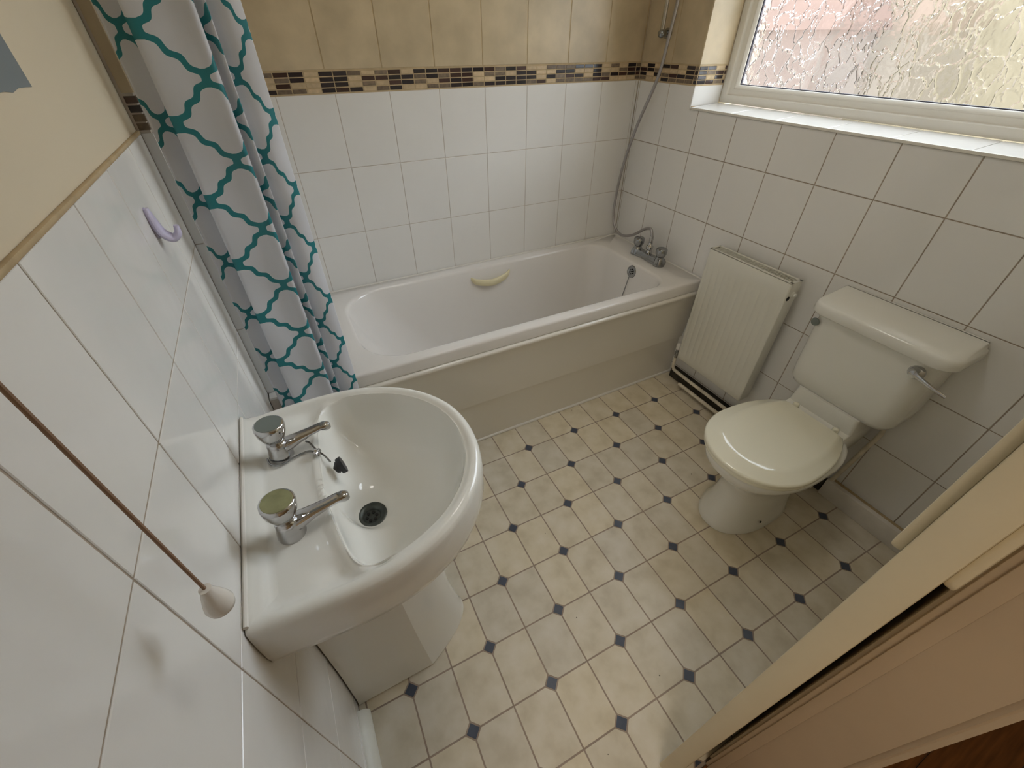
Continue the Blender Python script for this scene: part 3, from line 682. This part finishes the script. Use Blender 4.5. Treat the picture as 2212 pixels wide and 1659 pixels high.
# taps
def tap(x, y, yaw, capm, label):
    z0 = hz(x, y) - 0.001
    d_ = Vector((math.cos(yaw), math.sin(yaw), 0)); s_ = Vector((-d_.y, d_.x, 0)); c = Vector((x, y, z0))
    t = MB().lathe([(0.0, 0.0), (0.0235, 0.0), (0.0240, 0.006), (0.0215, 0.020), (0.019, 0.030), (0.0185, 0.040), (0.015, 0.044), (0.0, 0.044)], c, n=24).build('tap', 'chrome', basin, smooth=True, angle=1.1, label=label)
    lo = []
    for f, w, zb, zt in ((-0.004, 0.0150, 0.008, 0.036), (0.02, 0.0165, 0.014, 0.040), (0.042, 0.0130, 0.023, 0.041), (0.068, 0.0110, 0.030, 0.042), (0.086, 0.0105, 0.033, 0.044), (0.096, 0.0102, 0.026, 0.045), (0.104, 0.0085, 0.026, 0.043), (0.1075, 0.0045, 0.028, 0.040)):
        zc, hh_ = (zb + zt) / 2, (zt - zb) / 2
        lo.append([c + d_ * f + s_ * (w * math.copysign(abs(math.cos(a)) ** 0.7, math.cos(a))) + Vector((0, 0, zc + hh_ * math.copysign(abs(math.sin(a)) ** 0.7, math.sin(a)))) for a in np.linspace(0, 2 * PI, 17)[:-1]])
    MB().loft(lo).build('spout', 'chrome', t, smooth=True, angle=1.2)
    ax_ = Vector((0.06 * d_.x, 0.06 * d_.y, 1)).normalized(); kc = c + Vector((0, 0, 0.040))
    MB().lathe([(0.0, 0.0), (0.0125, 0.0), (0.0135, 0.006), (0.020, 0.014), (0.0265, 0.030), (0.0285, 0.044), (0.0280, 0.051), (0.0255, 0.053), (0.0, 0.053)], kc, ax_, 28).build('knob', 'chrome', t, smooth=True, angle=1.1)
    MB().lathe([(0.0, 0.0), (0.0248, 0.0), (0.0240, 0.0016), (0.0, 0.0020)], kc + ax_ * 0.0526, ax_, 28).build('cap', capm, t, smooth=True)
    return t
tap(0.076, -0.772, 0.10, 'cap_green', 'chrome basin tap with a yellow-green cap')
tap(0.074, -0.571, 0.12, 'cap_grey', 'chrome basin tap with a grey cap')
# plug on its ball chain
pg = empty('sink_plug', (0.165, -0.632, 0.76), 'black rubber plug on a ball chain hanging over the basin edge', 'plug')
zt = lambda x, y, e=0.0045: hz(x, y) + e
ch = bez([(0.1375, -0.600, zt(0.134, -0.600)), (0.123, -0.588, zt(0.123, -0.588)), (0.096, -0.592, zt(0.096, -0.592)), (0.070, -0.601, zt(0.07, -0.601)), (0.052, -0.590, zt(0.052, -0.590)), (0.0465, -0.571, zt(0.0465, -0.571))], 8)
ch2 = bez([(0.126, -0.570, 0.8185), (0.132, -0.577, 0.818), (0.141, -0.592, 0.806), (0.153, -0.612, 0.801), (0.160, -0.624, 0.791)], 8)
m = MB()
for seq in (ch, ch2):
    for i in range(len(seq) - 1):
        for t in (0.0, 0.5):
            m.sphere(seq[i].lerp(seq[i + 1], t), 0.0022, 6, 4)
m.build('ball_chain', 'dull_chrome', pg, smooth=True)
MB().lathe([(0.0, 0), (0.009, 0), (0.0085, 0.003), (0.0045, 0.0055), (0.0045, 0.010), (0.0, 0.011)], (0.1400, -0.606, hz(0.1450, -0.606) + 0.013), (0.75, 0, 0.5), 14).build('chain_stay', 'chrome', pg, smooth=True)
MB().lathe([(0.0, 0), (0.0175, 0), (0.0185, 0.004), (0.0185, 0.010), (0.0, 0.011)], (0.1730, -0.630, 0.775), (0.9, 0.1, 0.2), 20).build('plug', 'rubber', pg, smooth=True, angle=0.8)
MB().lathe([(0.0, 0), (0.014, 0), (0.012, 0.006), (0.004, 0.010), (0.0, 0.012)], (0.1725, -0.630, 0.775), (-0.9, -0.1, 0.1), 16).build('plug_top', 'rubber', pg, smooth=True)

# ------------------------------------------------------------------ toilet
TY = -0.832
toi = empty('toilet', (1.6, TY, 0), 'white close-coupled toilet with a closed cream lid', 'toilet')
def egg(xf, xb, w, z, p=2.2, n=40, back=0.86):
    """plan: rounded front at xf, squarer back at xb"""
    out = []; cx = xf + (xb - xf) * 0.50
    for k in range(n):
        a = 2 * PI * k / n; c, s_ = math.cos(a), math.sin(a)
        e = 2 / p if c > 0 else 2 / 3.2
        rx = (cx - xf) if c > 0 else (xb - cx)
        out.append((cx - math.copysign(abs(c) ** e, c) * rx, TY + math.copysign(abs(s_) ** (2 / p), s_) * w, z))
    return out
m = MB(); m.loft([egg(1.342, 1.74, 0.116, 0.0005), egg(1.340, 1.74, 0.118, 0.006), egg(1.348, 1.74, 0.110, 0.02), egg(1.372, 1.74, 0.100, 0.08), egg(1.392, 1.745, 0.096, 0.15), egg(1.385, 1.75, 0.100, 0.20),
                  egg(1.345, 1.755, 0.124, 0.26), egg(1.292, 1.765, 0.158, 0.315), egg(1.268, 1.77, 0.174, 0.345), egg(1.262, 1.775, 0.178, 0.368), egg(1.265, 1.775, 0.176, 0.381), egg(1.28, 1.77, 0.165, 0.384)])
m.build('pan', 'ceramic', toi, smooth=True, angle=1.2)
m = MB(); m.loft([rrect(1.66, 1.895, TY - 0.085, TY + 0.085, .03, 0.20, 4), rrect(1.67, 1.895, TY - 0.112, TY + 0.112, .02, 0.30, 4), rrect(1.68, 1.895, TY - 0.120, TY + 0.120, .015, 0.388, 4), rrect(1.684, 1.895, TY - 0.117, TY + 0.117, .014, 0.396, 4),
                  rrect(1.74, 1.895, TY - 0.115, TY + 0.115, .012, 0.408, 4), rrect(1.746, 1.895, TY - 0.110, TY + 0.110, .012, 0.470, 4)])
m.build('cistern_shelf', 'ceramic', toi, smooth=True, angle=0.9)
MB().lathe([(0.005, 0), (0.005, 0.002)], (1.497, TY - 0.1065, 0.045), (0, -1, 0.2), 10).build('fixing_hole', 'dark_hole', toi)
def lidshape(xf, xb, w, z, n=48):
    out = []; cx = xf + 0.205 * (xb - xf) / 0.46
    for k in range(n):
        a = 2 * PI * k / n; c, s_ = math.cos(a), math.sin(a)
        rx = (cx - xf) if c > 0 else 0.31
        x = cx - math.copysign(abs(c) ** 0.95, c) * rx
        out.append((min(x, xb), TY + math.copysign(abs(s_) ** 0.95, s_) * w, z))
    return out
A = (1.252, 1.706, 0.182)
sc = lambda d_, z: lidshape(A[0] + d_, A[1] - d_, A[2] - d_, z)
MB().loft([sc(.012, 0.3855), sc(.004, 0.3865), sc(.002, 0.393), sc(.006, 0.3995)]).build('seat', 'seat_plastic', toi, smooth=True, angle=1.0)
def lidc(d_, z):                                  # raised middle, its curved edge only at the front
    return [(max(x, 1.252 + d_ * 1.0), TY + (y - TY) * (1 - d_ * 4.2), z) for x, y, _ in lidshape(A[0] + d_, A[1] - 0.012, A[2], z)]
MB().loft([sc(.010, 0.4005), sc(.001, 0.4025), sc(0.0, 0.408), sc(.002, 0.413), sc(.007, 0.4165), lidc(0.045, 0.4190), lidc(0.049, 0.4215), lidc(0.075, 0.4230), lidc(0.12, 0.4240)]).build('lid', 'seat_plastic', toi, smooth=True, angle=0.9, label='closed cream plastic toilet lid')
for y in (-0.075, 0.075):
    MB().lathe([(0.0, 0), (0.011, 0), (0.011, 0.022), (0.008, 0.026), (0.0, 0.026)], (1.722, TY + y, 0.394), n=14).build('hinge', 'seat_plastic', toi, smooth=True, angle=1.0)
def cis(xf, y0, y1, r, z): return rrect(xf, XR - 0.0015, y0, y1, [.012, r, r, .012], z, 8)
m = MB(); m.loft([cis(1.775, -0.985, -0.685, .04, 0.462), cis(1.757, -1.008, -0.668, .05, 0.470), cis(1.748, -1.018, -0.660, .055, 0.490), cis(1.745, -1.021, -0.658, .055, 0.53), cis(1.744, -1.024, -0.654, .055, 0.70), cis(1.744, -1.026, -0.652, .055, 0.768)])
m.build('cistern', 'ceramic', toi, smooth=True, angle=1.2)
m = MB(); m.loft([cis(1.742, -1.046, -0.640, .05, 0.751), cis(1.732, -1.054, -0.632, .055, 0.752), cis(1.729, -1.057, -0.629, .055, 0.757), cis(1.731, -1.056, -0.630, .055, 0.780), cis(1.734, -1.054, -0.632, .055, 0.787), cis(1.741, -1.049, -0.636, .05, 0.7905), cis(1.82, -1.046, -0.640, .03, 0.801), cis(1.895, -1.044, -0.640, .008, 0.808)])
m.build('cistern_lid', 'ceramic', toi, smooth=True, angle=0.9)
MB().lathe([(0.0, 0), (0.0145, 0), (0.0135, 0.0025), (0.0, 0.003)], (1.7448, -0.669, 0.719), (-1, 0, 0), 20).build('blanking_cap', 'cap_grey', toi, smooth=True, label='grey plastic cap covering the spare lever hole')
lv = MB().lathe([(0.0, 0), (0.022, 0), (0.0225, 0.004), (0.018, 0.010), (0.012, 0.016), (0.012, 0.024), (0.0, 0.026)], (1.748, -0.985, 0.715), (-1, 0, 0), 20).build('flush_lever', 'chrome', toi, smooth=True, angle=1.0)
m = MB(); pts = bez([(1.728, -0.985, 0.716), (1.724, -1.01, 0.712), (1.722, -1.045, 0.704), (1.724, -1.078, 0.697)], 6)
m.loft([[p + Vector((0.0035 * math.cos(a), 0, (0.0085 - 0.0035 * (i / 18)) * math.sin(a))) for a in np.linspace(0, 2 * PI, 11)[:-1]] for i, p in enumerate(pts)])
m.build('handle', 'chrome', lv, smooth=True)
op = bez([(1.862, -0.965, 0.459), (1.866, -0.968, 0.44), (1.872, -0.985, 0.40), (1.880, -0.975, 0.30), (1.886, -0.955, 0.12), (1.888, -0.950, 0.082)], 8)
o = MB().tube(op, 0.008, 10).build('cistern_pipe', 'pipe_paint', None, smooth=True); tag(o, 'cream painted pipe running down behind the toilet into the skirting', 'pipe')

# ------------------------------------------------------------------ radiator
RY0, RY1, RZ0, RZ1, RXF, RXB = -0.503, -0.111, 0.183, 0.767, 1.822, 1.886
rad = empty('radiator', (1.855, (RY0 + RY1) / 2, RZ0), 'white ribbed panel radiator on the wall between bath and toilet', 'radiator')
m = MB(); nz = 26; ny = 13 * 12; lo = []
zs = [RZ0, RZ0 + .004] + [RZ0 + .035, RZ0 + .05, RZ0 + .065] + list(np.linspace(RZ0 + .08, RZ1 - .10, 6)) + [RZ1 - .085, RZ1 - .07, RZ1 - .055] + [RZ1 - .004, RZ1]
yy = np.linspace(RY0 + 0.004, RY1 - 0.004, ny)
for z in zs:
    amp = min(1, max(0, min((z - RZ0 - 0.04) / 0.03, (RZ1 - 0.06 - z) / 0.03)))
    row = []
    for y in yy:
        t = ((y - yy[0] - 0.012) / (yy[-1] - yy[0] - 0.024)) * 12; f = t - math.floor(t)
        k = (max(0.0, math.sin(PI * f)) ** 0.45) if 0 < t < 12 else 0.0
        row.append((RXF + 0.0035 - 0.0035 * (k * amp + (1 - amp)) + (0.003 if z in (RZ0, RZ1) else 0), y, z))
    row = [(RXF + 0.008, RY0 + 0.0005, z), (RXF + 0.003, RY0 + 0.0015, z)] + row + [(RXF + 0.003, RY1 - 0.0015, z), (RXF + 0.008, RY1 - 0.0005, z)]
    lo.append(row)
m.loft(lo, False, False, closed=False); m.build('front_panel', 'enamel', rad, smooth=True, angle=1.2)
MB().box((RXF + 0.006, RY0 + 0.014, RZ0 + 0.006), (RXF + 0.012, RY1 - 0.014, RZ1 - 0.012)).build('water_panel', 'radiator_cavity_shade', rad)
for y0, y1 in ((RY0, RY0 + 0.0025), (RY1 - 0.0025, RY1)):
    MB().box((RXF + 0.004, y0, RZ0 + 0.004), (RXB - 0.002, y1, RZ1 + 0.002)).build('side_panel', 'enamel', rad, bevel=0.0008)
MB().box((RXB - 0.004, RY0 + 0.003, RZ0 + 0.01), (RXB, RY1 - 0.003, RZ1 - 0.004)).build('back_panel', 'enamel', rad)
m = MB().box((RXF + 0.002, RY0, RZ1 - 0.001), (RXF + 0.014, RY1, RZ1 + 0.003)).box((RXB - 0.010, RY0, RZ1 - 0.001), (RXB + 0.001, RY1, RZ1 + 0.003))
m.box((RXF + 0.002, RY0, RZ1 - 0.001), (RXB, RY0 + 0.012, RZ1 + 0.003)).box((RXF + 0.002, RY1 - 0.008, RZ1 - 0.001), (RXB, RY1, RZ1 + 0.003))
gr = m.build('top_grille', 'enamel', rad, bevel=0.0008)
m = MB()
for k in range(46):
    y = RY0 + 0.016 + k * (RY1 - RY0 - 0.028) / 46; m.box((RXF + 0.013, y, RZ1 - 0.006), (RXB - 0.009, y + 0.0026, RZ1 + 0.0022))
m.build('grille_slats', 'enamel', gr, kind='stuff')
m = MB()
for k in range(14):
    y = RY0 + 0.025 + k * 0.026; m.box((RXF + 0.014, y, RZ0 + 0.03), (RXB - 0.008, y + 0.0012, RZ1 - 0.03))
m.build('convector_fins', 'radiator_cavity_shade', rad, kind='stuff')
MB().lathe([(0.0, 0), (0.011, 0), (0.011, 0.006), (0.007, 0.007), (0.007, 0.014), (0.0, 0.015)], (1.856, RY0, RZ1 - 0.048), (0, -1, 0), 14).build('bleed_valve', 'enamel', rad, smooth=True, angle=0.9)
MB().lathe([(0.009, 0.0), (0.009, 0.0015), (0.0, 0.0015)], (1.836, RY0, RZ1 - 0.062), (0, -1, 0), 14).build('port_hole', 'dark_hole', rad)
v = MB().lathe([(0.0, 0), (0.0075, 0), (0.0075, 0.02), (0.011, 0.022), (0.011, 0.04), (0.008, 0.045), (0.008, 0.062), (0.0, 0.062)], (1.850, -0.084, 0.150), n=14).build('valve', 'dull_chrome', rad, smooth=True, angle=0.9)
MB().lathe([(0.0, 0), (0.013, 0), (0.0135, 0.006), (0.012, 0.030), (0.008, 0.034), (0.0, 0.035)], (1.850, -0.084, 0.210), n=16).build('cap', 'pull_white', v, smooth=True, angle=1.0, label='white plastic valve cap')
MB().tube([(1.850, -0.086, 0.192), (1.850, -0.112, 0.196)], 0.008, 10).build('valve_tail', 'dull_chrome', v, smooth=True)
o = MB().tube(bez([(1.850, -0.084, 0.155), (1.850, -0.084, 0.12), (1.850, -0.090, 0.088), (1.852, -0.13, 0.078), (1.855, -0.40, 0.074), (1.856, -0.90, 0.070)], 8), 0.0085, 10).build('heating_pipe', 'pipe_paint', None, smooth=True)
tag(o, 'cream painted pipe dropping from the radiator valve and running along the wall', 'pipe', 'heating pipes under the radiator')
o = MB().tube([(1.842, -0.16, 0.030), (1.844, -0.92, 0.030)], 0.0095, 10).build('heating_pipe', 'pipe_paint', None, smooth=True)
tag(o, 'lower cream painted pipe lying along the floor under the radiator', 'pipe', 'heating pipes under the radiator')

# ------------------------------------------------------------------ shower curtain
cur = empty('shower_curtain', (0.15, -0.085, 0.2), 'white shower curtain with a teal trellis print, gathered at the left end of the bath', 'curtain')
def cprof(f):
    """plan of the cloth at height fraction f (0 bottom, 1 top)"""
    sx = lambda x: 0.152 + (x - 0.152) * (1.0 + 0.03 * (1 - f))
    P = [(0.034, -0.080), (0.06, -0.074), (0.10, -0.070), (0.14, -0.070), (0.162, -0.074), (0.165, -0.082), (0.15, -0.087), (0.11, -0.092), (0.086, -0.102), (0.0765, -0.112), (0.082, -0.120), (0.105, -0.118), (0.14, -0.111), (0.165, -0.113), (0.184, -0.118),
         (0.1905, -0.111), (0.18, -0.102), (0.166, -0.096), (0.170, -0.089), (0.19, -0.091), (0.205, -0.102), (0.2105, -0.102), (0.205, -0.089), (0.198, -0.083), (0.205, -0.078), (0.224, -0.085), (0.240, -0.090), (0.256, -0.087), (0.268, -0.081), (0.270, -0.079)]
    k = 0.85 + 0.12 * (1 - f)
    return bez([(sx(x), -0.095 + (y + 0.095) * k + 0.003 * math.sin(9 * f + 30 * x), 0) for x, y in P], 7)
ZT_, ZB_ = 1.977, 0.24
nz = 70; vs, uvs = [], []
pr0 = cprof(0.6); arc = [0]
for i in range(1, len(pr0)): arc.append(arc[-1] + (pr0[i] - pr0[i - 1]).length)
at_ = lambda k: float(np.interp(k * 7, range(len(arc)), arc))
kn = [(at_(0.85), -0.205), (at_(1.8), -0.140), (at_(10.35), 0.0), (at_(13), 0.1025), (at_(25), 0.3075), (at_(27.5), 0.41)]      # print position along the folded cloth
kn = [(0.0, -0.262)] + kn + [(arc[-1], kn[-1][1] + (arc[-1] - kn[-1][0]) * 1.5)]
us = [float(np.interp(a_, [k[0] for k in kn], [k[1] for k in kn])) for a_ in arc]
for j in range(nz + 1):
    f = j / nz; z = ZB_ + (ZT_ - ZB_) * f; pp = cprof(f)
    for i, p in enumerate(pp):
        cr = 0.0022 * math.sin(z * 21 + p.x * 30) + (0.0045 * math.exp(-((z - 0.905 + (p.x - 0.1) * 0.32) / 0.012) ** 2) + 0.004 * math.exp(-((z - 0.70 + (p.x - 0.12) * 0.1) / 0.010) ** 2)) * math.exp(-((p.x - 0.13) / 0.06) ** 2)
        vs.append((p.x, p.y - cr, z)); uvs.append((us[i], z - 1.341))
nc = len(pr0); fs = [(j * nc + i, j * nc + i + 1, (j + 1) * nc + i + 1, (j + 1) * nc + i) for j in range(nz) for i in range(nc - 1)]
base = Vector((0.15, -0.09, ZB_)); me = bpy.data.meshes.new('fabric')
me.from_pydata([tuple(Vector(p) - base) for p in vs], [], fs); me.materials.append(M['curtain_print'])
ul = me.uv_layers.new(name='UVMap')
for l in me.loops: ul.data[l.index].uv = uvs[l.vertex_index]
me.polygons.foreach_set('use_smooth', [True] * len(me.polygons))
o = link('fabric', me, base, cur); md = o.modifiers.new('thick', 'SOLIDIFY'); md.thickness = 0.0006; md.offset = 0
rp = empty('curtain_rail', (0.95, -0.09, 2.0), 'white curtain rail running from wall to wall above the bath', 'curtain rail')
MB().tube([(0.002, -0.09, 2.0), (XR - 0.002, -0.09, 2.0)], 0.0125, 14).build('pole', 'upvc', rp, smooth=True)
for x, s in ((0.0005, 1), (XR - 0.0005, -1)):
    MB().lathe([(0.0, 0), (0.026, 0), (0.022, 0.012), (0.016, 0.016), (0.0, 0.016)], (x, -0.09, 2.0), (s, 0, 0), 18).build('end_socket', 'upvc', rp, smooth=True)
for k, x in enumerate((0.045, 0.085, 0.12, 0.155, 0.19, 0.215, 0.255)):
    a = np.linspace(0, 2 * PI, 17); MB().tube([(x + 0.003 * math.sin(t), -0.09 + 0.021 * math.sin(t), 1.9960 + 0.021 * math.cos(t)) for t in a], 0.0018, 6).build('ring', 'upvc', cur, smooth=True)

# ------------------------------------------------------------------ small things on the left wall
cd = empty('light_pull_cord', (0.06, -1.0130, 1.03), 'brown light pull cord with a white acorn knob hanging by the left wall', 'pull cord')
MB().tube([(0.06, -1.0130, 1.072), (0.06, -1.0130, ZC)], 0.0017, 8).build('cord', 'cord_brown', cd, smooth=True)
MB().lathe([(0.0, 0.0), (0.008, 0.0), (0.0125, 0.003), (0.0135, 0.009), (0.0115, 0.018), (0.0085, 0.028), (0.0058, 0.036), (0.0055, 0.040), (0.0, 0.041)], (0.06, -1.0130, 1.033), n=24).build('pull', 'pull_white', cd, smooth=True, angle=1.0)
hk = empty('wall_hook', (0.0, -0.297, 1.18), 'small lilac-white plastic hook stuck on the tiles beside the curtain', 'hook')
m = MB(); pts = bez([(0.004, -0.300, 1.238), (0.006, -0.300, 1.215), (0.010, -0.299, 1.193), (0.022, -0.298, 1.181), (0.033, -0.297, 1.187), (0.036, -0.297, 1.202)], 7)
lo = []
for i, p in enumerate(pts):
    t = i / (len(pts) - 1); w = 0.013 * (0.45 + 0.75 * math.sin(PI * min(1, t * 1.05)) ** 0.7); h = 0.0045 + 0.003 * math.sin(PI * t)
    dd_ = (pts[min(i + 1, len(pts) - 1)] - pts[max(i - 1, 0)]).normalized(); nn = dd_.cross(Vector((0, 1, 0))).normalized()
    lo.append([p + Vector((0, w * math.cos(a), 0)) + nn * h * math.sin(a) for a in np.linspace(0, 2 * PI, 13)[:-1]])
m.loft(lo); m.build('arm', 'lilac_plastic', hk, smooth=True)
m = MB(); m.loft([[(0.0004 + x, -0.300 + 0.010 * k_ * math.cos(a), 1.212 + 0.028 * k_ * math.sin(a)) for a in np.linspace(0, 2 * PI, 21)[:-1]] for x, k_ in ((0, 1), (0.003, 1), (0.0045, 0.85))])
m.build('back_plate', 'lilac_plastic', hk, smooth=True, angle=0.9)
